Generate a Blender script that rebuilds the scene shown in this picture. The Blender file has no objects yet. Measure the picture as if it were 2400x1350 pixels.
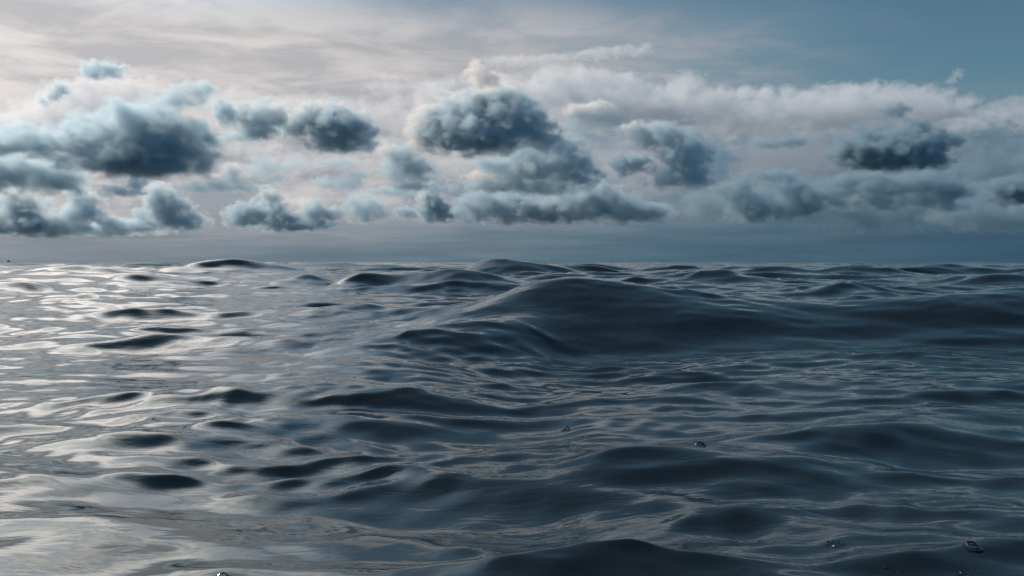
import bpy, bmesh, math, random
import numpy as np
from mathutils import Vector, Matrix

R = math.radians
scene = bpy.context.scene
col = scene.collection

# ------------------------------------------------------------------ camera
CAM_H = 0.25                        # phone held a hand above the water
HFOV = R(65.0)
FPX = 1200.0 / math.tan(HFOV / 2)   # focal length in pixels of the 2400 px photograph
HORIZON = 614.0
PITCH = math.atan((675.0 - HORIZON) / FPX)
cam_data = bpy.data.cameras.new('camera')
cam_data.sensor_width = 36.0
cam_data.angle = HFOV
cam_data.clip_start = 0.01
cam_data.clip_end = 200000.0
cam = bpy.data.objects.new('camera', cam_data)
col.objects.link(cam)
cam.location = (0, 0, CAM_H)
cam.rotation_euler = (R(90) - PITCH, 0, 0)
scene.camera = cam

def ray(px, py):
    """direction through a photograph pixel, scaled so that its forward (y) part is 1"""
    v = Vector(((px - 1200.0) / FPX, 1.0, -(py - 675.0) / FPX))
    v = Matrix.Rotation(-PITCH, 3, 'X') @ v
    return v / v.y

# ------------------------------------------------------------------ sky
SUN_AZ, SUN_EL = R(-57.0), R(38.0)   # azimuth measured from the view axis (+Y) towards +X
EXPOSURE = 0.7
sun_dir = Vector((math.sin(SUN_AZ) * math.cos(SUN_EL), math.cos(SUN_AZ) * math.cos(SUN_EL), math.sin(SUN_EL)))

def lin(r, g, b):
    f = lambda c: (c / 255) / 12.92 if c <= 10 else ((c / 255 + 0.055) / 1.055) ** 2.4
    return (f(r), f(g), f(b), 1.0)

class NT:
    def __init__(self, tree):
        self.t = tree
    def n(self, kind, **kw):
        x = self.t.nodes.new(kind)
        for k, v in kw.items():
            setattr(x, k, v)
        return x
    def put(self, sock, v):
        if isinstance(v, bpy.types.NodeSocket):
            self.t.links.new(v, sock)
        else:
            sock.default_value = v
    def m(self, op, a, b=0.0, c=0.0, clamp=False):
        x = self.n('ShaderNodeMath', operation=op, use_clamp=clamp)
        for s, v in zip(x.inputs, (a, b, c)):
            self.put(s, v)
        return x.outputs[0]
    def vm(self, op, a, b=(0, 0, 0), out=0):
        x = self.n('ShaderNodeVectorMath', operation=op)
        self.put(x.inputs[0], a)
        self.put(x.inputs[1], b)
        return x.outputs[out]
    def rng(self, v, a, b, c=0.0, d=1.0, smooth=True):
        x = self.n('ShaderNodeMapRange', interpolation_type='SMOOTHSTEP' if smooth else 'LINEAR')
        for s, q in zip(x.inputs, (v, a, b, c, d)):
            self.put(s, q)
        return x.outputs[0]
    def mix(self, f, a, b):
        x = self.n('ShaderNodeMix', data_type='RGBA')
        self.put(x.inputs[0], f)
        self.put(x.inputs[6], a)
        self.put(x.inputs[7], b)
        return x.outputs[2]
    def ramp(self, f, stops):
        x = self.n('ShaderNodeValToRGB')
        e = x.color_ramp.elements
        while len(e) < len(stops):
            e.new(0.5)
        for q, (p, c) in zip(e, stops):
            q.position = p
            q.color = c
        self.put(x.inputs[0], f)
        return x.outputs[0]
    def noise(self, vec, scale, detail=4, rough=0.55, dist=0.0):
        x = self.n('ShaderNodeTexNoise')
        self.put(x.inputs['Vector'], vec)
        x.inputs['Scale'].default_value = scale
        x.inputs['Detail'].default_value = detail
        x.inputs['Roughness'].default_value = rough
        x.inputs['Distortion'].default_value = dist
        return x.outputs[0]

world = bpy.data.worlds.new('World')
scene.world = world
world.use_nodes = True
world.node_tree.nodes.clear()
W = NT(world.node_tree)
tc = W.n('ShaderNodeTexCoord').outputs['Generated']
dirv = W.vm('NORMALIZE', tc)
sep = W.n('ShaderNodeSeparateXYZ')
W.put(sep.inputs[0], dirv)
dx, dy, dz = sep.outputs
sky = W.n('ShaderNodeTexSky', sky_type='NISHITA')
sky.sun_disc = False
sky.sun_elevation = SUN_EL
sky.sun_rotation = SUN_AZ
sky.air_density = 1.0
sky.dust_density = 0.6
sky.ozone_density = 2.0
clear = W.vm('MULTIPLY', sky.outputs[0], (0.049, 0.064, 0.060))
# angle from the veiled sun, 0..1 for 0..180 degrees
cosang = W.vm('DOT_PRODUCT', dirv, tuple(sun_dir), out=1)
ang = W.m('DIVIDE', W.m('ARCCOSINE', W.m('MINIMUM', W.m('MAXIMUM', cosang, -1.0), 1.0)), math.pi)
d_ = lambda deg: deg / 180.0
# high veil of cloud, a flat layer seen in perspective
zz = W.m('ADD', W.m('MAXIMUM', dz, 0.0), 0.05)
lx, ly = W.m('DIVIDE', dx, zz), W.m('DIVIDE', dy, zz)
comb = W.n('ShaderNodeCombineXYZ')
W.put(comb.inputs[0], lx)
W.put(comb.inputs[1], ly)
lay = comb.outputs[0]
n_big = W.noise(W.vm('MULTIPLY', lay, (0.55, 0.9, 1)), 0.8, 5, 0.55, 0.4)
n_fine = W.noise(W.vm('MULTIPLY', lay, (0.9, 1.1, 1)), 2.6, 7, 0.6, 0.5)
edge = W.m('SUBTRACT', lx, W.m('MULTIPLY', W.m('MAXIMUM', W.m('SUBTRACT', ly, 2.3), 0.0), 0.9))
edge = W.m('ADD', edge, W.m('MULTIPLY', W.m('SUBTRACT', n_big, 0.5), 2.2))
cover = W.rng(edge, 1.0, -0.6)
thick = W.rng(W.m('ADD', W.m('MULTIPLY', n_big, 0.55), W.m('MULTIPLY', n_fine, 0.45)), 0.42, 0.58)
lit = W.ramp(ang, [(0.0, lin(240, 232, 224)), (d_(30), lin(230, 225, 223)), (d_(42), lin(214, 208, 206)), (d_(54), lin(194, 190, 191)),
                   (d_(70), lin(152, 157, 166)), (d_(90), lin(108, 127, 143)), (d_(130), lin(86, 108, 128))])
shade = W.ramp(ang, [(0.0, lin(220, 216, 212)), (d_(30), lin(200, 197, 198)), (d_(42), lin(188, 186, 188)), (d_(54), lin(168, 172, 178)),
                     (d_(70), lin(120, 146, 160)), (d_(90), lin(84, 118, 138)), (d_(130), lin(60, 92, 112))])
veil = W.mix(thick, W.vm('MULTIPLY', shade, (0.95, 0.96, 0.97)), W.vm('MULTIPLY', lit, (1.04, 1.04, 1.04)))
# the veil thins overhead and lets the blue through
cover = W.m('MULTIPLY', cover, W.rng(dz, 0.25, 0.345, 1.0, 0.07))
cover = W.m('MULTIPLY', cover, W.rng(dy, -0.35, 0.35))
broken = W.m('MULTIPLY', W.rng(n_big, 0.56, 0.40), W.rng(dz, 0.28, 0.42, 0.0, 0.85))
cover = W.m('MULTIPLY', cover, W.m('SUBTRACT', 1.0, broken))

clear = W.mix(W.rng(dz, 0.42, 0.8), clear, W.vm('MULTIPLY', clear, (0.5, 0.55, 0.6)))
clear = W.mix(W.rng(dy, 0.15, -0.6), clear, W.vm('MULTIPLY', clear, (3.3, 4.4, 4.5)))  # unseen sky behind the camera brightened to lift the shaded cloud undersides
# extra glow added to the sky above the frame, apart from the sun
# (set lower and further inwards than the sun, to brighten the water at left)
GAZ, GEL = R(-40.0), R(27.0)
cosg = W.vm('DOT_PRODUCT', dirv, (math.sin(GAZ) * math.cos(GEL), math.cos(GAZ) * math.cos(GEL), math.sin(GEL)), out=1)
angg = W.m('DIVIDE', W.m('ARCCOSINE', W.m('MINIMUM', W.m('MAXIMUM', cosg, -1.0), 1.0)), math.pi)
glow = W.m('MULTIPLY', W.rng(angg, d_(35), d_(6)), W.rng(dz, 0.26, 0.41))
glow_gain = W.m('ADD', 1.0, W.m('MULTIPLY', glow, 4.4))
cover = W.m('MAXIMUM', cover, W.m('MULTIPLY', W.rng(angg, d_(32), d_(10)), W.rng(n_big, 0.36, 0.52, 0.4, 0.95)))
up = W.mix(cover, clear, veil)
up = W.vm('SCALE', up, (0, 0, 0))
W.put(up.node.inputs['Scale'], glow_gain)
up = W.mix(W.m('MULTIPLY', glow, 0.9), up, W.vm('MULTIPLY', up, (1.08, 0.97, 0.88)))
# thick air just above the horizon
haze_c = W.ramp(ang, [(0.0, lin(178, 174, 174)), (d_(38), lin(140, 145, 151)), (d_(54), lin(108, 125, 137)),
                      (d_(70), lin(78, 105, 122)), (d_(88), lin(58, 87, 107)), (d_(130), lin(48, 75, 94))])
hz_n = W.noise(W.vm('MULTIPLY', dirv, (3.0, 3.0, 26.0)), 1.6, 4, 0.55)
hz = W.rng(W.m('ADD', dz, W.m('MULTIPLY', W.m('SUBTRACT', hz_n, 0.5), 0.06)), -0.005, W.rng(ang, d_(49), d_(88), 0.10, 0.20), 1.0, 0.0)
# far heaped cloud behind everything: pale billows and blue-grey gaps low in the sky
p3 = W.vm('MULTIPLY', dirv, (1.0, 1.0, 1.9))
b1 = W.noise(p3, 7.0, 7, 0.58, 0.3)
b2 = W.noise(W.vm('ADD', p3, (3.7, 1.1, 5.2)), 15.0, 6, 0.6, 0.2)
heap = W.rng(W.m('ADD', W.m('MULTIPLY', b1, 0.65), W.m('MULTIPLY', b2, 0.35)), 0.43, 0.56)
belt = W.m('MULTIPLY', W.rng(dz, 0.02, 0.07), W.rng(dz, 0.21, 0.11))
up = W.mix(W.m('MULTIPLY', belt, 0.9), up, W.mix(heap, W.vm('MULTIPLY', shade, (0.74, 0.80, 0.86)), W.vm('MULTIPLY', lit, (1.06, 1.05, 1.04))))
hzc = W.vm('SCALE', haze_c, (0, 0, 0))
W.put(hzc.node.inputs['Scale'], W.rng(W.noise(W.vm('MULTIPLY', dirv, (4.0, 4.0, 60.0)), 1.3, 5, 0.55, 0.3), 0.3, 0.7, 0.91, 1.11))
final = W.mix(hz, up, hzc)
bg = W.n('ShaderNodeBackground')
W.put(bg.inputs[0], final)
bg.inputs[1].default_value = 1.0 / 2 ** EXPOSURE
out = W.n('ShaderNodeOutputWorld')
W.t.links.new(bg.outputs[0], out.inputs[0])

# ------------------------------------------------------------------ sun behind the veil
sd = bpy.data.lights.new('sun', 'SUN')
sd.energy = 2.7
sd.angle = R(10)
sd.color = (1.0, 0.82, 0.66)
so = bpy.data.objects.new('sun', sd)
col.objects.link(so)
so.rotation_euler = sun_dir.to_track_quat('Z', 'Y').to_euler()
so.location = sun_dir * 50

vs = scene.view_settings
scene.display_settings.display_device = 'sRGB'
vs.view_transform = 'Standard'
vs.look = 'None'
vs.exposure = EXPOSURE
vs.gamma = 1.0
vs.use_curve_mapping = False
cy = scene.cycles
cy.use_denoising = True
cy.max_bounces = 8
cy.glossy_bounces = 4
cy.diffuse_bounces = 2
cy.transparent_max_bounces = 32
cy.volume_bounces = 3
cy.volume_step_rate = 0.9
cy.volume_max_steps = 256
cy.use_adaptive_sampling = True
cy.adaptive_threshold = 0.01
cy.sample_clamp_indirect = 4.0

# ------------------------------------------------------------------ noise in numpy
rs = np.random.RandomState(11)
PERM = rs.permutation(256)
PERM = np.concatenate([PERM, PERM, PERM])
GR = rs.normal(size=(256, 3))
GR /= np.linalg.norm(GR, axis=1)[:, None]

def perlin(p):
    p = np.asarray(p, dtype=np.float64)
    i = np.floor(p).astype(np.int64)
    f = p - i
    u = f * f * f * (f * (f * 6 - 15) + 10)
    i &= 255
    res = 0
    for a in (0, 1):
        wa = u[:, 0] if a else 1 - u[:, 0]
        pa = PERM[i[:, 0] + a]
        for b in (0, 1):
            wb = u[:, 1] if b else 1 - u[:, 1]
            pb = PERM[pa + i[:, 1] + b]
            for c in (0, 1):
                wc = u[:, 2] if c else 1 - u[:, 2]
                g = GR[PERM[pb + ((i[:, 2] + c) & 255)]]
                d = g[:, 0] * (f[:, 0] - a) + g[:, 1] * (f[:, 1] - b) + g[:, 2] * (f[:, 2] - c)
                res = res + wa * wb * wc * d
    return res

# ------------------------------------------------------------------ the sea
def sstep(x, a, b):
    t = np.clip((x - a) / (b - a), 0, 1)
    return t * t * (3 - 2 * t)

# the waves one can make out: crest points (pixel x, pixel y) at distance D, front and back widths in metres
RIDGES = [
    # D, front, back, [(px, py)...]
    (3.2, 0.74, 0.50, [(700, 850, 2.1), (860, 797, 2.35), (1000, 758, 2.64), (1100, 731, 2.86), (1190, 703, 3.04), (1260, 680, 3.15), (1330, 664, 3.2), (1420, 666, 3.22), (1500, 673), (1600, 684), (1700, 694), (1800, 701), (1900, 702), (2000, 697), (2100, 690), (2200, 686), (2400, 684), (2700, 690), (3200, 745)]),
    (7.0, 0.7, 0.7, [(760, 680), (830, 642), (930, 650), (1000, 640), (1060, 635), (1130, 642), (1200, 655), (1300, 676)]),
    (13.0, 1.2, 1.4, [(1080, 648), (1125, 609), (1180, 600), (1260, 604), (1330, 608), (1420, 622), (1480, 648)]),
    (13.0, 1.2, 1.4, [(1560, 648), (1640, 618), (1690, 612), (1770, 611), (1825, 606), (1870, 616), (1950, 648)]),
    (14.0, 1.2, 1.2, [(370, 646), (420, 628), (470, 615), (535, 610), (590, 618), (640, 628), (720, 646)]),
    (8.0, 0.55, 0.7, [(220, 672), (270, 655), (315, 648), (370, 655), (480, 672)]),
    (8.0, 0.5, 0.6, [(600, 672), (650, 656), (700, 650), (740, 656), (800, 672)]),
    (11.0, 0.8, 0.8, [(30, 656), (110, 640), (200, 632), (260, 638), (310, 656)]),
    (7.0, 0.5, 0.6, [(-100, 681), (-30, 660), (30, 657), (70, 664), (110, 681)]),
    (6.0, 0.55, 0.6, [(1780, 692), (1880, 676), (1940, 663), (1985, 661), (2060, 668), (2140, 680), (2240, 692)]),
    (10.0, 0.6, 0.7, [(1560, 661), (1640, 640), (1700, 635), (1750, 644), (1820, 661)]),
    (9.0, 0.6, 0.6, [(1440, 666), (1490, 656), (1560, 655), (1650, 666)]),
    (16.0, 0.9, 1.0, [(1470, 643), (1530, 624), (1600, 620), (1650, 643)]),
    (12.0, 0.9, 1.0, [(1890, 653), (1980, 626), (2080, 622), (2160, 653)]),
    (9.0, 0.7, 0.8, [(2200, 666), (2290, 640), (2400, 636), (2520, 666)]),
    (4.4, 0.55, 0.60, [(60, 721), (150, 710), (215, 701), (270, 702), (350, 710), (450, 721)]),
    (3.5, 0.50, 0.60, [(-200, 748), (-60, 738), (30, 737), (100, 741), (180, 748)]),
    (3.7, 0.34, 0.42, [(190, 742), (330, 741), (480, 731), (620, 719), (740, 711), (860, 709), (980, 715), (1060, 741)]),
    (2.45, 0.24, 0.30, [(40, 806), (180, 796), (280, 788), (360, 790), (430, 795), (490, 790), (570, 795), (680, 802), (760, 806)]),
    (2.0, 0.20, 0.24, [(150, 850), (330, 845), (420, 838), (500, 826), (580, 825), (700, 833), (830, 846), (900, 850)]),
    (2.7, 0.22, 0.25, [(90, 788), (150, 780), (240, 780), (330, 788)]),
    (1.62, 0.15, 0.18, [(830, 905), (920, 898), (990, 886), (1040, 884), (1100, 893), (1230, 905)]),
    (1.42, 0.14, 0.16, [(20, 946), (120, 942), (240, 933), (360, 922), (450, 924), (560, 930), (650, 912), (720, 906), (820, 925), (880, 946)]),
    (1.22, 0.11, 0.13, [(620, 1000), (740, 992), (840, 980), (910, 980), (990, 990), (1090, 1000)]),
    (1.16, 0.10, 0.13, [(180, 1020), (290, 1008), (390, 998), (470, 1000), (540, 1020)]),
    (1.35, 0.10, 0.15, [(1480, 963), (1600, 953), (1720, 950), (1900, 955), (2050, 963)]),
    (1.02, 0.09, 0.11, [(1560, 1076), (1700, 1064), (1830, 1058), (1950, 1068), (2050, 1076)]),
    (1.05, 0.09, 0.11, [(2080, 1062), (2200, 1050), (2320, 1048), (2500, 1062)]),
    (0.79, 0.10, 0.11, [(620, 1225), (760, 1215), (900, 1190), (1020, 1174), (1160, 1170), (1320, 1180), (1450, 1200), (1560, 1212)]),
    (0.76, 0.15, 0.10, [(1420, 1262), (1560, 1245), (1700, 1228), (1860, 1208), (2020, 1192), (2200, 1184), (2400, 1186), (2700, 1240)]),
    (0.84, 0.07, 0.08, [(0, 1178), (90, 1172), (200, 1160), (330, 1165), (430, 1178)]),
    (0.62, 0.08, 0.09, [(330, 1385), (450, 1370), (600, 1345), (760, 1330), (900, 1345), (1100, 1385)]),
]

def smooth_interp(x, xp, fp):
    """monotone-ish cubic (Catmull-Rom on uneven knots) so crests have no kinks"""
    xp, fp = np.asarray(xp, float), np.asarray(fp, float)
    d = np.gradient(fp, xp)
    i = np.clip(np.searchsorted(xp, x) - 1, 0, len(xp) - 2)
    hh = xp[i + 1] - xp[i]
    t = np.clip((x - xp[i]) / hh, 0, 1)
    t2, t3 = t * t, t * t * t
    return (2 * t3 - 3 * t2 + 1) * fp[i] + (t3 - 2 * t2 + t) * hh * d[i] + (-2 * t3 + 3 * t2) * fp[i + 1] + (t3 - t2) * hh * d[i + 1]

ridge_data = []
for k, (D, wf, wb, pts) in enumerate(RIDGES):
    xs, zs, ds = [], [], []
    for pt in pts:
        v = ray(pt[0], pt[1])
        dd = pt[2] if len(pt) > 2 else D
        xs.append(v.x * dd)
        zs.append(CAM_H + v.z * dd)
        ds.append(dd)
    zs = np.maximum(np.array(zs), 0.0)
    zs[0] = zs[-1] = 0.0
    if D > 10:
        zs = zs * 0.64
    if k:
        # long gentle ends
        if D < 5:
            xm = 0.5 * (xs[0] + xs[-1])
            xs = [xm + (q - xm) * 1.8 for q in xs]
            zs = zs * 0.62
            wf, wb = wf * 1.2, wb * 1.2
        xs = [xs[0] - 0.35 * (xs[-1] - xs[0])] + xs + [xs[-1] + 0.35 * (xs[-1] - xs[0])]
        zs = np.concatenate([[0.0], [0.12 * zs.max()], zs[1:-1], [0.12 * zs.max()], [0.0]])
    ridge_data.append((D, wf, wb, np.array(xs), zs, k, np.array(ds) if k == 0 else None))

# trains of free waves: wavelength, direction spread and steepness
CHOP = 0.8
wr = np.random.RandomState(5)
TRAINS = []
for lam0, cnt, steep in ((22.0, 5, .006), (11.0, 7, .008), (5.5, 9, .011), (2.8, 10, .018), (1.4, 10, .034), (0.7, 12, .036), (0.36, 14, .034), (0.18, 16, .032), (0.09, 20, .033), (0.048, 20, .022)):
    for _ in range(cnt):
        lam = lam0 * wr.uniform(0.72, 1.36)
        th = wr.normal(R(-80), R(30)) if lam0 > 2 else wr.normal(R(wr.choice([-98, -62])), R(13 if lam0 > 0.1 else 22))   # travel direction: mostly towards the viewer, a little from the left
        k = 2 * math.pi / lam
        a = steep * lam / (2 * math.pi) * wr.uniform(0.6, 1.4) * 1.3
        TRAINS.append((lam, k * math.cos(th), k * math.sin(th), a, wr.uniform(0, 6.283)))

def sea_shift(X, Y, spacing):
    """how the resting surface point (X, Y) is moved: sideways towards the crests, and up or down"""
    X, Y = np.asarray(X, float), np.asarray(Y, float)
    r = np.hypot(X, Y)
    Z, DX, DY = np.zeros_like(X), np.zeros_like(X), np.zeros_like(X)
    near = sstep(r, 4.0, 20.0)
    q = np.stack([X * 0.5, Y * 0.9, np.zeros_like(X)], 1)
    # patches of livelier and calmer water
    patch = np.clip(0.8 + 0.9 * perlin(q) + 0.5 * perlin(q * 2.3 + 7.7), 0.3, 1.5)
    patch2 = np.clip(0.6 + 1.5 * perlin(q * 1.7 + 31.0) + 1.2 * perlin(q * 4.1 + 51.0), 0.5, 1.9)
    # the long dark face of the main wave is sheltered and smooth
    calm = 1 - 0.65 * np.exp(-((Y - 2.75) / 0.5) ** 2) * sstep(X, -0.5, 0.25)
    leftish = 1 - 0.28 * sstep(-X, 0.0, 0.6 * np.maximum(Y, 0.5))
    # slow warping of the wave fronts so that they are never ruler-straight
    wx, wy = 0.25 * perlin(q * 0.9 + 3.1), 0.25 * perlin(q * 0.9 + 9.4)
    fx, fy = 0.06 * perlin(q * 5.0 + 13.1), 0.06 * perlin(q * 5.0 + 19.4)
    for lam, kx, ky, a, ph in TRAINS:
        fade = np.clip((lam / spacing - 2.2) / 2.2, 0, 1)
        if lam > 1.0:
            amp = a * (near + 0.15 * (1 - near))
        elif lam > 0.5:
            amp = a * (0.5 + 0.5 * near) * calm
        else:
            amp = a * (patch if lam > 0.12 else patch2) * calm * leftish
        amp = amp * fade
        if lam > 0.25:
            p = kx * (X + wx * min(1, lam)) + ky * (Y + wy * min(1, lam)) + ph
        else:
            p = kx * (X + fx) + ky * (Y + fy) + ph
        k = math.hypot(kx, ky)
        sn = np.sin(p) * amp * CHOP
        Z += amp * np.cos(p)
        DX -= sn * kx / k
        DY -= sn * ky / k
    for D, wf, wb, xs, zs, k, ds in ridge_data:
        m = (X > xs[0]) & (X < xs[-1]) & (Y > D - 5 * wf - 1.2) & (Y < D + 5 * wb + .3)
        if not m.any():
            continue
        x, y = X[m], Y[m]
        A = np.maximum(smooth_interp(x, xs, zs), 0)
        span = xs[-1] - xs[0]
        wob = perlin(np.stack([x / span * 3.0 + k * 7.3, x * 0 + k * 1.7, x * 0 + 0.5], 1))
        wob2 = perlin(np.stack([x / span * 9.0 + k * 3.3, y / wf * 0.6, x * 0 + 4.5], 1))
        d = y - D - wob * wf * (1.0 if k else 0.35)
        if ds is not None:                       # a crest line that runs slantwise
            yc = smooth_interp(x, xs, ds)
            slant = (smooth_interp(x + 0.02, xs, ds) - smooth_interp(x - 0.02, xs, ds)) / 0.04
            d = (d + D - yc) / np.sqrt(1 + np.clip(slant, -2.2, 2.2) ** 2)
        A = A * (1 + (0.18 if k else 0.1) * wob2)
        # peaked, concave back; a steeper face that runs out into a shallow trough
        e = 0.2 * wb
        back = np.exp(-(np.sqrt(d * d + e * e) - e) / (0.6 * wb))
        if k == 0:
            tau = 0.32
            u = np.abs(d) / (1.2 * wf * np.clip((A / 0.17) ** 0.4, 0.6, 1.05))
            face = np.where(u < 1, (1 + tau) * (0.5 + 0.5 * np.cos(math.pi * np.minimum(u, 1))) - tau,
                            -tau * (0.5 + 0.5 * np.cos(math.pi * np.clip((u - 1) / 1.4, 0, 1))))
        else:
            e = 0.2 * wf
            face = np.exp(-(np.sqrt(d * d + e * e) - e) / (0.5 * wf)) - 0.16 * np.exp(-((np.abs(d) / wf - 1.7) / 0.8) ** 2)
        Z[m] += A * np.where(d < 0, face, back)
    return DX, DY, Z

def sea_height(x, y, spacing):
    """height of the water above the map point (x, y)"""
    px, py = np.array(x, float), np.array(y, float)
    for _ in range(5):
        dx_, dy_, z = sea_shift(px, py, spacing)
        px, py = px + (x - (px + dx_)), py + (y - (py + dy_))
    return sea_shift(px, py, spacing)[2]

def build_sea():
    # ring radii: fine near the viewer, coarser with distance
    rr = [0.30]
    while rr[-1] < 40000.0:
        r = rr[-1]
        if r < 3.5:
            st = 0.0065 * max(r, 0.55) ** 0.9
        elif r < 30:
            st = 0.0065 * r
        elif r < 300:
            st = 0.012 * r
        else:
            st = 0.06 * r
        rr.append(r + st)
    rr = np.array(rr)
    NA = 1040
    half = R(46)
    th = np.linspace(-half, half, NA)
    extra = np.linspace(half, 2 * math.pi - half, 120)[1:-1]
    th = np.concatenate([th, extra])
    n_r, n_t = len(rr), len(th)
    RR, TT = np.meshgrid(rr, th, indexing='ij')
    X, Y = (RR * np.sin(TT)).ravel(), (RR * np.cos(TT)).ravel()
    step_r = np.gradient(rr)
    step_t = np.gradient(th)
    sp = np.maximum(step_r[:, None] * 0.8, RR * np.abs(step_t)[None, :] * 0.5).ravel()
    DX, DY, Z = sea_shift(X, Y, sp)
    X, Y = X + DX, Y + DY
    # a disc at the viewer's own place closes the middle
    Xc, Yc = np.append(X, 0.0), np.append(Y, 0.0)
    Z = np.append(Z, 0.0)
    verts = np.stack([Xc, Yc, Z], 1)
    i = np.arange(n_r - 1)[:, None]
    j = np.arange(n_t)[None, :]
    jn = (j + 1) % n_t
    quads = np.stack([i * n_t + j, (i + 1) * n_t + j, (i + 1) * n_t + jn, i * n_t + jn], -1).reshape(-1, 4)[:, ::-1]
    centre = len(verts) - 1
    jj = np.arange(n_t)
    tris = np.stack([np.full(n_t, centre), jj, (jj + 1) % n_t], 1)[:, ::-1]
    me = bpy.data.meshes.new('sea')
    nl = quads.size + tris.size
    me.vertices.add(len(verts))
    me.vertices.foreach_set('co', verts.astype(np.float32).ravel())
    me.loops.add(nl)
    me.loops.foreach_set('vertex_index', np.concatenate([quads.ravel(), tris.ravel()]).astype(np.int32))
    me.polygons.add(len(quads) + len(tris))
    starts = np.concatenate([np.arange(len(quads)) * 4, quads.size + np.arange(len(tris)) * 3]).astype(np.int32)
    me.polygons.foreach_set('loop_start', starts)
    me.polygons.foreach_set('use_smooth', np.ones(len(starts), dtype=bool))
    me.update()
    me.validate()
    print('sea verts', len(verts), 'rings', n_r)
    return me

def water_material():
    m = bpy.data.materials.new('sea_water')
    m.use_nodes = True
    m.node_tree.nodes.clear()
    t = NT(m.node_tree)
    geo = t.n('ShaderNodeNewGeometry')
    pos = geo.outputs['Position']
    dist = t.vm('LENGTH', pos, out=1)
    b = t.n('ShaderNodeBsdfPrincipled')
    n0 = t.noise(pos, 1.1, 3, 0.5)
    t.put(b.inputs['Base Color'], t.mix(n0, (0.0078, 0.0135, 0.0168, 1), (0.0100, 0.0160, 0.0190, 1)))
    b.inputs['IOR'].default_value = 1.47
    b.inputs['Specular Tint'].default_value = (0.62, 0.93, 1.0, 1)
    # capillary ripples, gathered into patches
    p1 = t.vm('MULTIPLY', pos, (0.55, 1.25, 1.0))
    r1 = t.noise(p1, 26.0, 3, 0.55, 0.8)
    r2 = t.noise(p1, 9.0, 3, 0.5, 0.5)
    r3 = t.noise(p1, 2.2, 4, 0.55, 0.6)
    patchy = t.rng(t.noise(t.vm('MULTIPLY', pos, (0.5, 1.0, 1.0)), 1.7, 3, 0.5), 0.42, 0.66)
    farm = t.rng(dist, 3.0, 30.0)
    hgt = t.m('ADD', t.m('MULTIPLY', t.m('MULTIPLY', r1, t.m('ADD', 0.35, t.m('MULTIPLY', patchy, 0.65))), 0.0016), t.m('MULTIPLY', r2, 0.0014))
    hgt = t.m('ADD', hgt, t.m('MULTIPLY', t.m('MULTIPLY', r3, farm), 0.028))
    r0 = t.noise(t.vm('MULTIPLY', pos, (0.45, 1.3, 1.0)), 70.0, 2, 0.5, 0.5)
    hgt = t.m('ADD', hgt, t.m('MULTIPLY', t.m('MULTIPLY', r0, t.rng(dist, 3.5, 1.2)), 0.00022))
    bump = t.n('ShaderNodeBump')
    bump.inputs['Strength'].default_value = 1.0
    bump.inputs['Distance'].default_value = 1.0
    t.put(bump.inputs['Height'], hgt)
    t.put(b.inputs['Normal'], bump.outputs[0])
    t.put(b.inputs['Roughness'], t.rng(dist, 2.0, 200.0, 0.02, 0.10))
    o = t.n('ShaderNodeOutputMaterial')
    t.t.links.new(b.outputs[0], o.inputs[0])
    return m

sea = bpy.data.objects.new('sea', build_sea())
sea.data.materials.append(water_material())
col.objects.link(sea)
sea['kind'] = 'structure'

# ------------------------------------------------------------------ clouds
def volume_material(name, density, albedo, aniso, ells, size, zbase, height, wisp=1.0):
    """vapour that thins to nothing towards the outline: ellipsoid puffs eaten into by turbulent noise"""
    m = bpy.data.materials.new(name)
    m.use_nodes = True
    m.node_tree.nodes.clear()
    t = NT(m.node_tree)
    p = t.n('ShaderNodeTexCoord').outputs['Object']
    d2 = None
    for (c, r) in ells:
        q = t.n('ShaderNodeVectorMath', operation='MULTIPLY_ADD')
        t.put(q.inputs[0], p)
        q.inputs[1].default_value = tuple(1.0 / x for x in r)
        q.inputs[2].default_value = tuple(-a / b for a, b in zip(c, r))
        dd = t.vm('DOT_PRODUCT', q.outputs[0], q.outputs[0], out=1)
        d2 = dd if d2 is None else t.m('SMOOTH_MIN', d2, dd, 0.7)
    f = t.m('SUBTRACT', 1.0, t.m('SQRT', t.m('MAXIMUM', d2, 0.0)))
    nz = t.noise(t.vm('MULTIPLY', p, (1.0, 1.0, 1.3)), 1.0 / (size * 0.65), 5, 0.61, 0.2)
    nz = t.m('SUBTRACT', nz, 0.5)
    sep = t.n('ShaderNodeSeparateXYZ')
    t.put(sep.inputs[0], p)
    base = t.m('DIVIDE', t.m('SUBTRACT', sep.outputs[2], zbase), height * 0.14)
    base = t.m('ADD', base, t.m('MULTIPLY', nz, 1.2))
    shape = t.m('ADD', f, t.m('MULTIPLY', nz, 3.0 * wisp))
    shape = t.m('MINIMUM', shape, base)
    v = t.n('ShaderNodeVolumePrincipled')
    v.inputs['Color'].default_value = (*albedo, 1)
    v.inputs['Anisotropy'].default_value = aniso
    t.put(v.inputs['Density'], t.m('MULTIPLY', t.rng(shape, 0.0, 0.7), density))
    o = t.n('ShaderNodeOutputMaterial')
    t.t.links.new(v.outputs[0], o.inputs['Volume'])
    return m

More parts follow.
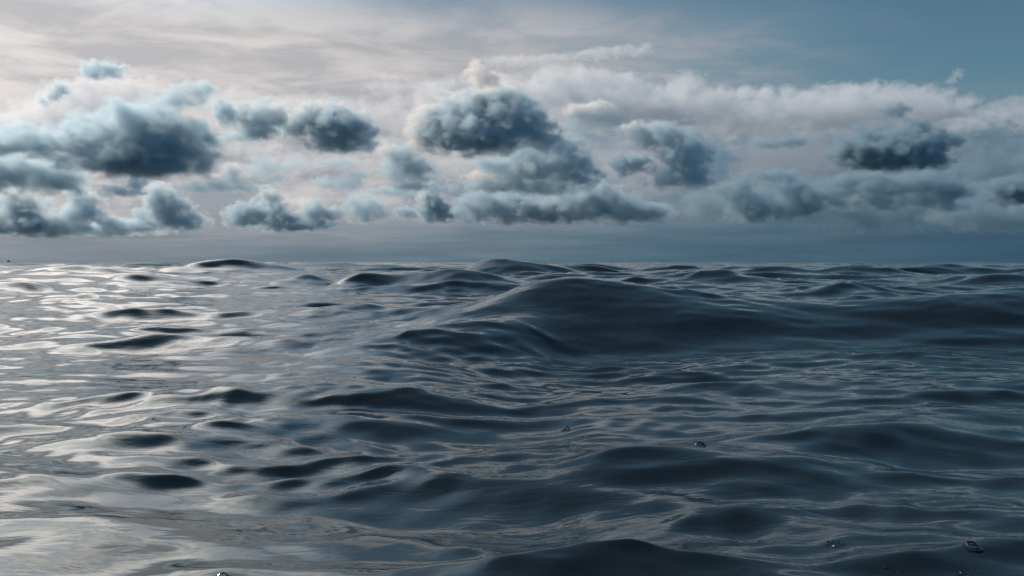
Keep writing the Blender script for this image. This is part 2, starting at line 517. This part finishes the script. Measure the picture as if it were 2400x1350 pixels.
cr = np.random.RandomState(3)
INFLATE = 1.32
def vapour(D, c, puffs, mfp, albedo, aniso, name, fine=1.0):
    """one body of vapour round the point c; puffs: (px, py, rx, ry) in photograph pixels, at distance D in metres"""
    s = D / FPX
    bm = bmesh.new()
    ells = []
    for (px, py, rx, ry) in puffs:
        q = ray(px, py) * D
        rz, rxx = ry * s * 1.24, rx * s * 1.2
        rdep = 0.5 * (rxx + rz) * cr.uniform(0.85, 1.25)
        off = cr.uniform(-0.35, 0.35) * rxx
        ells.append(((q.x - c.x, off, q.z - c.z), (rxx, rdep, rz)))
    # smaller heads budding from the upper flanks of each puff
    for (cc, (ax, ay, az)) in list(ells):
        if ax < 18 * s:
            continue
        for _ in range(2):
            th = cr.uniform(-0.25, math.pi + 0.25)
            tilt = cr.uniform(-0.9, 0.9)
            k = cr.uniform(0.7, 1.05)
            rb = az * cr.uniform(0.28, 0.52)
            ells.append(((cc[0] + ax * k * math.cos(th) * math.cos(tilt), cc[1] + ay * k * math.sin(tilt), cc[2] + az * k * math.sin(th) * math.cos(tilt)),
                         (rb * cr.uniform(1.0, 1.7), rb * 1.2, rb)))
    for cc, rad in ells:
        mat = Matrix.Translation(Vector(cc)) @ Matrix.Diagonal((rad[0] * INFLATE, rad[1] * INFLATE, rad[2] * INFLATE, 1))
        bmesh.ops.create_icosphere(bm, subdivisions=2, radius=1.0, matrix=mat)
    main = ells[:len(puffs)]
    rmin = min(e[1][2] for e in main)
    rbig = sorted(max(e[1][2], e[1][0] * .5) for e in main)[int(len(main) * .7)] * fine
    zlo = min(e[0][2] - e[1][2] for e in ells)
    zhi = max(e[0][2] + e[1][2] for e in ells)
    me = bpy.data.meshes.new('tmp')
    bm.to_mesh(me)
    bm.free()
    ob = bpy.data.objects.new('tmp', me)
    col.objects.link(ob)
    ext = np.array([v.co for v in me.vertices])
    size = ext.max(0) - ext.min(0)
    md = ob.modifiers.new('remesh', 'REMESH')
    md.mode = 'VOXEL'
    md.voxel_size = max(size.max() / 60.0, rmin / 4.0)
    ev = ob.evaluated_get(bpy.context.evaluated_depsgraph_get())
    m2 = bpy.data.meshes.new_from_object(ev)
    bpy.data.objects.remove(ob)
    co = np.empty(len(m2.vertices) * 3, np.float32)
    m2.vertices.foreach_get('co', co)
    co = co.reshape(-1, 3)
    low = co[:, 2] < zlo                      # flat underside
    co[low, 2] = zlo + (co[low, 2] - zlo) * 0.3
    m2.vertices.foreach_set('co', co.ravel())
    m2.update()
    m2.name = name
    m2.materials.clear()
    m2.materials.append(volume_material(name, 1.0 / mfp, albedo, aniso, ells, rbig, zlo, zhi - zlo))
    o = bpy.data.objects.new(name, m2)
    col.objects.link(o)
    return o

WHITE = (0.985, 0.975, 0.965)
def cloud(label, D, puffs, mfp, albedo, group, crown=None, fine=1.0, g=0.5):
    ctr = np.mean([[p[0], p[1]] for p in puffs], axis=0)
    c = ray(*ctr) * D
    if crown:
        o = bpy.data.objects.new('cumulus_cloud', None)
        o.empty_display_size = 100
        col.objects.link(o)
        body = vapour(D, c, puffs, mfp, albedo, g, 'cloud_body', fine)
        crown = [(x - 5, y - 5, rx * 1.05, ry * 1.05) for (x, y, rx, ry) in crown]
        top = vapour(D, c, crown, 55.0 * D / 7000, WHITE, 0.25, 'painted_lit_crown', 0.8)  # whiter vapour on the sunward edge: the sunlit rim is put into the albedo
        top.location = (0, 90.0 * D / 7000, 0)        # the crown stands a little behind, towards the light
        body.parent = top.parent = o
    else:
        o = vapour(D, c, puffs, mfp, albedo, g, 'cumulus_cloud', fine)
    o.location = c
    o['label'] = label
    o['category'] = 'cloud'
    o['group'] = group
    return o

CROWNS = {
 'largest central cloud': [(985, 316, 30, 34), (1015, 285, 36, 32), (1075, 258, 50, 30), (1140, 240, 50, 28), (1185, 222, 30, 18)],
 'rounded cloud with a bright crown': [(690, 290, 34, 22), (735, 270, 40, 24), (785, 264, 40, 18), (830, 275, 24, 14)],
 'cloud with white hooked crown': [(560, 268, 30, 20), (598, 258, 32, 18), (645, 264, 24, 18)],
 'small dark anvil': [(535, 398, 18, 14), (500, 420, 26, 9)],
 'turreted dark cloud': [(625, 456, 18, 16), (722, 485, 20, 14), (700, 505, 16, 10)],
 'medium dark cloud below': [(922, 358, 22, 16), (945, 364, 26, 14)],
 'upright dark knob': [(998, 462, 18, 18)],
 'dark ragged cloud mass': [(1290, 325, 40, 12), (1225, 388, 40, 10), (1130, 412, 40, 10)],
 'small slanting grey tuft': [(130, 205, 18, 13), (110, 222, 16, 10)],
 'wide blue grey cloud range': [(185, 462, 24, 16), (30, 462, 36, 14)],
 'blue grey stacked cloud': [(362, 445, 20, 14), (352, 468, 20, 14)],
 'grey and cream cloud shoulder': [(1360, 262, 36, 14), (1410, 252, 36, 14)],
 'tall dark cloud with a notched': [(1500, 300, 36, 12), (1555, 300, 30, 10)],
}

G = 'dark cumulus clouds over the sea'
PALE = (0.86, 0.91, 0.96)
# label, distance, puffs, mean free path in metres, albedo (None = the usual)
CLOUDS = [
 ('huge dark slate blue cloud with an arm rising to the right, at far left', 6000,
  [(60, 330, 130, 26), (-60, 335, 90, 24), (250, 331, 120, 52), (346, 335, 105, 62), (423, 346, 80, 48), (308, 383, 140, 28), (404, 388, 70, 24),
   (366, 268, 48, 34), (416, 238, 42, 26), (462, 214, 34, 22), (308, 275, 48, 28)], 50, None),
 ('dark cloud bank at the left edge, directly below the huge slate blue cloud', 7000,
  [(-40, 400, 80, 34), (40, 400, 80, 32), (110, 412, 66, 34), (150, 425, 36, 22)], 60, None),
 ('broad cream white sunlit cloud behind the huge slate blue cloud', 9500,
  [(-40, 300, 90, 34), (60, 285, 90, 38), (140, 250, 90, 44), (220, 235, 80, 44), (300, 225, 70, 38), (360, 215, 50, 26), (200, 285, 150, 36)], 260, PALE),
 ('small lone dark cloud tuft, topmost on the left side of the sky', 6500,
  [(230, 168, 30, 18), (255, 162, 28, 18), (215, 172, 18, 10)], 80, None),
 ('small slanting grey tuft left of and above the huge slate blue cloud', 6800,
  [(145, 208, 20, 13), (125, 222, 20, 12), (100, 238, 14, 11)], 80, None),
 ('small dark puff just right of the huge slate blue cloud arm', 6600,
  [(520, 258, 24, 20), (530, 272, 24, 22)], 70, None),
 ('cloud with white hooked crown and flat base, between the dark puff and rounded cloud', 7200,
  [(575, 278, 32, 22), (612, 285, 38, 34), (648, 276, 22, 20), (555, 320, 45, 11), (605, 316, 46, 14)], 65, None),
 ('rounded cloud with a bright crown and dark belly, left of the largest central cloud', 7500,
  [(700, 295, 36, 24), (745, 285, 40, 30), (790, 305, 60, 42), (840, 300, 30, 30), (800, 340, 70, 18), (850, 325, 25, 20), (680, 305, 25, 15)], 50, None),
 ('largest central cloud with a bright cream left rim and dark belly', 7000,
  [(1000, 318, 30, 32), (1050, 290, 45, 35), (1110, 275, 55, 40), (1170, 260, 50, 42), (1130, 310, 90, 45), (1220, 290, 60, 40), (1260, 315, 50, 32),
   (1080, 340, 60, 20), (1150, 335, 80, 22), (1180, 228, 28, 18), (1215, 238, 22, 18), (1250, 242, 18, 10)], 50, None),
 ('small cream turret cloud standing on top of the largest central cloud', 8200,
  [(1135, 190, 30, 26), (1118, 170, 20, 20), (1158, 206, 24, 18)], 60, WHITE),
 ('dark ragged cloud mass sloping down right from the largest central cloud', 8000,
  [(1310, 345, 50, 28), (1340, 375, 45, 28), (1290, 395, 70, 22), (1370, 395, 32, 20), (1240, 408, 60, 18), (1190, 430, 110, 14), (1290, 438, 80, 14), (1240, 362, 55, 20), (1170, 385, 60, 16), (1340, 420, 60, 18)], 60, None),
 ('long dark flat based cloud bank low in the centre over the horizon', 11000,
  [(1130, 485, 50, 30), (1200, 485, 70, 32), (1280, 490, 80, 26), (1370, 480, 70, 34), (1400, 455, 48, 24), (1350, 440, 30, 14), (1450, 490, 60, 26), (1515, 497, 50, 20), (1480, 472, 40, 16)], 100, None),
 ('upright dark knob of cloud at the left end of the long flat based bank', 11500,
  [(1014, 475, 26, 26), (1030, 500, 44, 18), (1000, 490, 24, 22)], 100, None),
 ('tiny dark cloud scrap low left of the upright knob of cloud', 12000,
  [(950, 497, 22, 12), (970, 503, 22, 9)], 100, None),
 ('medium dark cloud below the left end of the largest central cloud', 8000,
  [(935, 368, 28, 22), (960, 395, 52, 32), (990, 388, 25, 18), (920, 402, 30, 20), (915, 447, 60, 9), (960, 440, 50, 9)], 75, None),
 ('flat grey cloud pair below the rounded bright crowned cloud', 9000,
  [(770, 432, 38, 15), (820, 430, 34, 16), (845, 410, 26, 11), (790, 380, 50, 9)], 110, None),
 ('pale grey hazy cloud above the horizon between centre and left', 13000,
  [(860, 492, 42, 26), (840, 478, 24, 16), (890, 500, 26, 14)], 230, None),
 ('tall dark cloud with a notched upper left, right of the sloping cloud mass', 8500,
  [(1520, 318, 48, 24), (1570, 325, 52, 28), (1610, 318, 24, 16), (1600, 370, 58, 38), (1590, 415, 66, 26), (1636, 408, 28, 26)], 75, None),
 ('compact dark cloud block just left of the tall notched dark cloud', 8500,
  [(1455, 385, 28, 24), (1482, 385, 30, 20)], 80, None),
 ('dark indigo cloud with a pointed right wing, largest on the right side', 7000,
  [(1985, 350, 28, 30), (2020, 345, 38, 38), (2070, 360, 66, 32), (2130, 350, 58, 38), (2150, 312, 42, 26), (2195, 330, 38, 22), (2240, 332, 28, 13), (2170, 375, 50, 18), (2050, 380, 70, 13)], 60, None),
 ('small dark puff above the pointed wing indigo cloud', 7200,
  [(2104, 262, 16, 16), (2085, 258, 18, 10)], 120, None),
 ('faint thin grey wisp left of the pointed wing indigo cloud', 9000,
  [(1800, 340, 40, 9), (1850, 333, 40, 11)], 230, None),
 ('dim flat cloud layer under the pointed wing indigo cloud', 11000,
  [(2000, 425, 70, 16), (1950, 452, 60, 13), (2080, 440, 100, 24), (2180, 425, 60, 34), (2230, 450, 44, 34), (2090, 470, 120, 14)], 170, None),
 ('dim lumpy cloud heap between the tall notched cloud and the indigo cloud', 11500,
  [(1740, 430, 28, 22), (1735, 462, 38, 36), (1810, 412, 58, 13), (1865, 450, 44, 28), (1850, 490, 60, 22), (1770, 492, 60, 24)], 170, None),
 ('dark cloud cut by the right edge of the picture', 9000,
  [(2350, 446, 46, 18), (2400, 440, 60, 26), (2470, 440, 60, 30)], 120, None),
 ('pale heap of cloud in the murk below the right edge cloud', 13000,
  [(2290, 490, 30, 30), (2240, 505, 60, 24), (2350, 510, 90, 26), (2450, 500, 80, 34)], 330, None),
 ('wide blue grey cloud range low over the horizon at far left', 11000,
  [(40, 490, 46, 34), (60, 520, 70, 26), (130, 525, 80, 22), (200, 492, 36, 34), (215, 472, 24, 18), (270, 525, 60, 16), (310, 536, 28, 9), (0, 538, 80, 11), (180, 537, 140, 11), (-40, 510, 60, 34)], 105, None),
 ('blue grey stacked cloud low between the wide far left range and the twin puffs', 11500,
  [(385, 472, 42, 28), (375, 450, 22, 16), (400, 505, 48, 32), (440, 522, 40, 18), (465, 512, 24, 13)], 120, None),
 ('short dark blocky cloud low, left neighbour of the turreted cloud', 12000,
  [(562, 503, 30, 22), (600, 500, 28, 26), (575, 520, 42, 9)], 105, None),
 ('turreted dark cloud with two heads low over the horizon, left of centre', 12500,
  [(635, 468, 20, 22), (645, 508, 38, 28), (690, 522, 60, 16), (735, 502, 26, 26), (772, 505, 24, 18), (720, 528, 60, 10)], 105, None),
 ('small dark anvil shaped cloud below right of the huge slate blue cloud', 9000,
  [(480, 440, 42, 11), (520, 432, 36, 15), (545, 410, 20, 17), (562, 440, 56, 10)], 90, None),
 ('torn pale grey cloud between the anvil shaped cloud and the flat grey pair', 9500,
  [(620, 390, 36, 24), (690, 385, 28, 18), (650, 420, 30, 13), (655, 395, 30, 12)], 190, None),
 ('small grey cloud hanging under the huge slate blue cloud base', 9000,
  [(270, 446, 28, 12), (318, 430, 16, 22), (300, 450, 34, 8)], 100, None),
 ('tiny grey cloud under the bank at the left edge', 9500,
  [(190, 450, 22, 11), (178, 446, 14, 10)], 110, None),
 ('long pale pink cloud bank stretching behind the dark clouds to the right', 19000,
  [(1040, 250, 90, 50), (1180, 240, 110, 50), (1300, 215, 70, 46), (1375, 190, 44, 30), (1430, 195, 50, 30), (1480, 215, 60, 34), (1590, 215, 60, 34), (1600, 185, 30, 16), (1680, 235, 70, 34), (1745, 215, 30, 16),
   (1800, 240, 70, 32), (1880, 228, 60, 24), (1960, 228, 60, 24), (2040, 225, 60, 26), (2110, 230, 50, 26), (2190, 230, 50, 32),
   (1400, 260, 150, 40), (1560, 270, 150, 44), (1740, 280, 150, 36), (1950, 270, 150, 36), (2150, 275, 110, 36)], 400, PALE),
 ('thin bright cloud streak lying above the pale pink bank', 20000,
  [(1300, 132, 60, 9), (1400, 122, 60, 10), (1480, 116, 50, 11), (1510, 110, 20, 10), (1190, 142, 70, 8)], 420, PALE),
 ('pale cream cloud field high behind the hooked crown and rounded clouds', 16000,
  [(470, 250, 60, 22), (560, 235, 70, 24), (650, 245, 70, 22), (760, 252, 70, 24), (870, 262, 70, 26), (930, 240, 50, 20), (950, 290, 60, 30), (900, 200, 50, 18)], 800, PALE),
 ('pinkish grey cloud field low behind the medium dark cloud and flat pair', 17000,
  [(600, 350, 70, 22), (700, 380, 70, 24), (800, 375, 70, 24), (900, 350, 60, 24), (1050, 400, 70, 22), (1130, 385, 60, 22), (560, 400, 50, 18), (870, 460, 80, 18), (690, 470, 60, 16)], 900, PALE),
 ('grey and cream cloud shoulder right of the largest central cloud top', 9000,
  [(1370, 275, 44, 18), (1415, 268, 40, 20), (1450, 285, 36, 14), (1340, 300, 40, 14)], 150, None),
 ('wide dim murky cloud mass filling the lower right sky', 15000,
  [(1660, 480, 80, 30), (1760, 470, 90, 36), (1890, 480, 100, 40), (2010, 500, 100, 36), (2130, 480, 100, 44), (2260, 470, 100, 50), (2380, 480, 100, 50), (2330, 400, 80, 36), (2420, 380, 80, 40), (2500, 460, 90, 60)], 520, None),
 ('pale grey cloud remnant above the dark cloud at the right edge', 14000,
  [(2380, 250, 50, 26), (2330, 270, 50, 22), (2430, 270, 60, 34), (2270, 290, 60, 20)], 520, PALE),
 ('small pale slanting scrap at the right end of the pink bank', 19000,
  [(2248, 172, 14, 12), (2232, 188, 12, 9)], 330, PALE),
]
for lab, D, pf, mfp, alb in CLOUDS:
    crown = next((v for k, v in CROWNS.items() if lab.startswith(k)), None)
    if alb:
        cloud(lab, D, pf, mfp, alb, 'pale sunlit clouds', crown, 0.9, 0.35)
    else:
        a = (0.48, 0.65, 0.75) if pf[0][0] > 1640 else (0.60, 0.75, 0.84) if D > 10000 else (0.61, 0.77, 0.865)  # darker albedo at right and far off stands in for weaker sun and haze
        small = 0.55 if len(pf) < 4 else 0.65 if D > 10000 and mfp < 130 else 1.0
        if pf[0][0] > 1640:
            small *= 0.55
        pf = [(x, y, rx * 1.1, ry * 1.13) for (x, y, rx, ry) in pf]
        cloud(lab, D, pf, mfp * 1.15 * small, a, G, crown)

# ------------------------------------------------------------------ bubbles on the water
def sea_point(px, py):
    """where the sight line through a pixel of the photograph meets the water"""
    v = ray(px, py)
    ts = np.linspace(0.35, 3.0, 2600)
    z = sea_height(v.x * ts, ts, np.full(len(ts), 0.006))
    hit = np.nonzero(CAM_H + v.z * ts <= z)[0]
    i = hit[0] if len(hit) else int(np.argmin(np.abs(CAM_H + v.z * ts - z)))
    return Vector((v.x * ts[i], ts[i], float(z[i])))

def film_material():
    m = bpy.data.materials.new('bubble_film')
    m.use_nodes = True
    m.node_tree.nodes.clear()
    t = NT(m.node_tree)
    tr = t.n('ShaderNodeBsdfTransparent')
    tr.inputs[0].default_value = (0.93, 0.95, 0.96, 1)
    gl = t.n('ShaderNodeBsdfGlossy')
    gl.inputs['Roughness'].default_value = 0.02
    fr = t.n('ShaderNodeFresnel')
    fr.inputs[0].default_value = 1.45
    mx = t.n('ShaderNodeMixShader')
    t.put(mx.inputs[0], fr.outputs[0])
    t.t.links.new(tr.outputs[0], mx.inputs[1])
    t.t.links.new(gl.outputs[0], mx.inputs[2])
    o = t.n('ShaderNodeOutputMaterial')
    t.t.links.new(mx.outputs[0], o.inputs[0])
    return m

FILM = film_material()
WATER = sea.data.materials[0]

def lathe(profile, seg=28):
    """surface of revolution from (radius, height) pairs"""
    vs, fs = [], []
    for (r, z) in profile:
        if r < 1e-6:
            vs.append((0, 0, z))
        else:
            vs += [(r * math.cos(2 * math.pi * k / seg), r * math.sin(2 * math.pi * k / seg), z) for k in range(seg)]
    idx, cur = [], 0
    for (r, z) in profile:
        n = 1 if r < 1e-6 else seg
        idx.append((cur, n))
        cur += n
    for (a, na), (b, nb) in zip(idx, idx[1:]):
        for k in range(seg):
            k2 = (k + 1) % seg
            if nb == 1:
                fs.append((a + k, a + k2, b))
            elif na == 1:
                fs.append((a, b + k2, b + k))
            else:
                fs.append((a + k, a + k2, b + k2, b + k))
    me = bpy.data.meshes.new('lathe')
    me.from_pydata(vs, [], fs)
    me.polygons.foreach_set('use_smooth', [True] * len(fs))
    return me

def dome_mesh(r):
    return lathe([(r * math.cos(R(a)), r * math.sin(R(a)) * 0.92 - 0.10 * r) for a in (-4, 6, 16, 28, 40, 52, 64, 76)] + [(0, r * 0.82)])

def collar_mesh(r):
    # the little wall of water that climbs the foot of a bubble
    return lathe([(r * 1.6, -0.12 * r), (r * 1.35, -0.03 * r), (r * 1.17, 0.02 * r), (r * 1.06, 0.07 * r), (r * 1.00, 0.13 * r), (r * 0.97, 0.05 * r), (r * 0.94, -0.10 * r)])

def part(name, me, mat, parent, loc=(0, 0, 0)):
    me.materials.append(mat)
    me.name = name
    o = bpy.data.objects.new(name, me)
    col.objects.link(o)
    o.parent = parent
    o.location = loc
    return o

def bubble(px, py, wpx, label):
    p = sea_point(px, py)
    r = 0.40 * wpx / FPX * p.y
    e = bpy.data.objects.new('bubble', None)
    e.empty_display_size = 0.01
    col.objects.link(e)
    e.location = p
    part('dome', dome_mesh(r), FILM, e)
    part('water_collar', collar_mesh(r), WATER, e)
    e['label'] = label
    e['category'] = 'bubble'
    e['group'] = 'bubbles floating on the water'

def raft(px, py, items, label):
    p = sea_point(px, py)
    e = bpy.data.objects.new('bubble_raft', None)
    e.empty_display_size = 0.01
    col.objects.link(e)
    e.location = p
    for (ox, oy, w) in items:
        r = 0.42 * w / FPX * p.y
        q = Vector((ox / FPX * p.y, oy / FPX * p.y * 2.6, 0))
        q.z = float(sea_height(np.array([p.x + q.x]), np.array([p.y + q.y]), np.array([0.006]))[0]) - p.z
        d = part('dome', dome_mesh(r), FILM, e, q)
        part('water_collar', collar_mesh(r), WATER, d)
    e['label'] = label
    e['category'] = 'bubbles'
    e['group'] = 'bubble rafts on the dark water'

bubble(1640, 1046, 36, 'round bubble standing on the ripples at right of centre, largest bubble')
bubble(1328, 1006, 22, 'small glinting bubble near the middle of the picture, among fine ripples')
bubble(520, 1356, 42, 'bubble cut by the bottom edge of the picture, left of centre')
bubble(1727, 1358, 30, 'bubble barely showing at the bottom edge, right of centre')
bubble(2276, 1282, 40, 'faint lone bubble on dark water near the right edge')
raft(1954, 1276, [(-12, 2, 17), (2, 5, 13), (14, 4, 14), (-4, -6, 12), (9, -5, 12), (22, -1, 10), (-20, -3, 9)], 'tight cluster of tiny bubbles on dark water at lower right')
raft(2086, 1336, [(-8, 3, 12), (3, 0, 9), (14, -6, 9), (9, 5, 7)], 'faint loose bubble group at the bottom, between cluster and corner')
raft(2256, 1350, [(-10, 2, 14), (4, 4, 16), (15, -2, 11), (-1, -6, 10)], 'bubble group cut by the bottom edge near the right corner')

# ------------------------------------------------------------------ far ship
def ship():
    D = 3200.0
    v = ray(20.5, HORIZON)
    e = bpy.data.objects.new('ship', None)
    col.objects.link(e)
    e.location = (v.x * D, D, 0)
    e.rotation_euler = (0, 0, R(12))
    def paint(name, c):
        m = bpy.data.materials.new(name)
        m.use_nodes = True
        t = NT(m.node_tree)
        b = m.node_tree.nodes['Principled BSDF']
        n = t.noise(t.n('ShaderNodeTexCoord').outputs['Object'], 1.2, 4, 0.6)
        t.put(b.inputs['Base Color'], t.mix(n, (*[x * 0.7 for x in c], 1), (*c, 1)))
        b.inputs['Roughness'].default_value = 0.6
        return m
    dark, grey = paint('dark_hull_paint', (0.03, 0.04, 0.05)), paint('grey_ship_paint', (0.10, 0.11, 0.12))
    # hull: stations along the length, sheer rising to the bow
    st = [(-6.5, 2.0, 2.3), (-5.0, 2.3, 2.2), (0.0, 2.5, 2.2), (3.5, 2.1, 2.6), (5.8, 1.0, 3.2), (7.0, 0.08, 3.7)]
    vs, fs = [], []
    for (x, b, h) in st:
        vs += [(x, -b, h), (x * 0.96, -b * 0.7, -0.6), (x * 0.96, b * 0.7, -0.6), (x, b, h)]
    for i in range(len(st) - 1):
        a, b = 4 * i, 4 * i + 4
        fs += [(a, a + 1, b + 1, b), (a + 1, a + 2, b + 2, b + 1), (a + 2, a + 3, b + 3, b + 2), (a + 3, a, b, b + 3)]
    fs += [(3, 2, 1, 0), (20, 21, 22, 23)]
    me = bpy.data.meshes.new('hull')
    me.from_pydata(vs, [], fs)
    part('hull', me, dark, e)
    def house(name, x0, x1, w, z0, z1, rake, mat):
        me = bpy.data.meshes.new(name)
        me.from_pydata([(x0, -w, z0), (x1, -w, z0), (x1, w, z0), (x0, w, z0), (x0, -w * .9, z1), (x1 - rake, -w * .9, z1), (x1 - rake, w * .9, z1), (x0, w * .9, z1)], [],
                       [(3, 2, 1, 0), (4, 5, 6, 7), (0, 1, 5, 4), (1, 2, 6, 5), (2, 3, 7, 6), (3, 0, 4, 7)])
        return part(name, me, mat, e)
    house('cabin', -4.6, 2.2, 1.8, 2.15, 5.0, 0.5, grey)
    house('wheelhouse', -2.8, 1.2, 1.4, 5.0, 7.2, 0.6, grey)
    m = part('mast', lathe([(0.14, 7.1), (0.10, 9.0), (0.06, 10.6), (0, 10.7)], 8), dark, e, (-1.4, 0, 0))
    e['label'] = 'tiny dark ship on the horizon at the far left edge'
    e['category'] = 'ship'
ship()
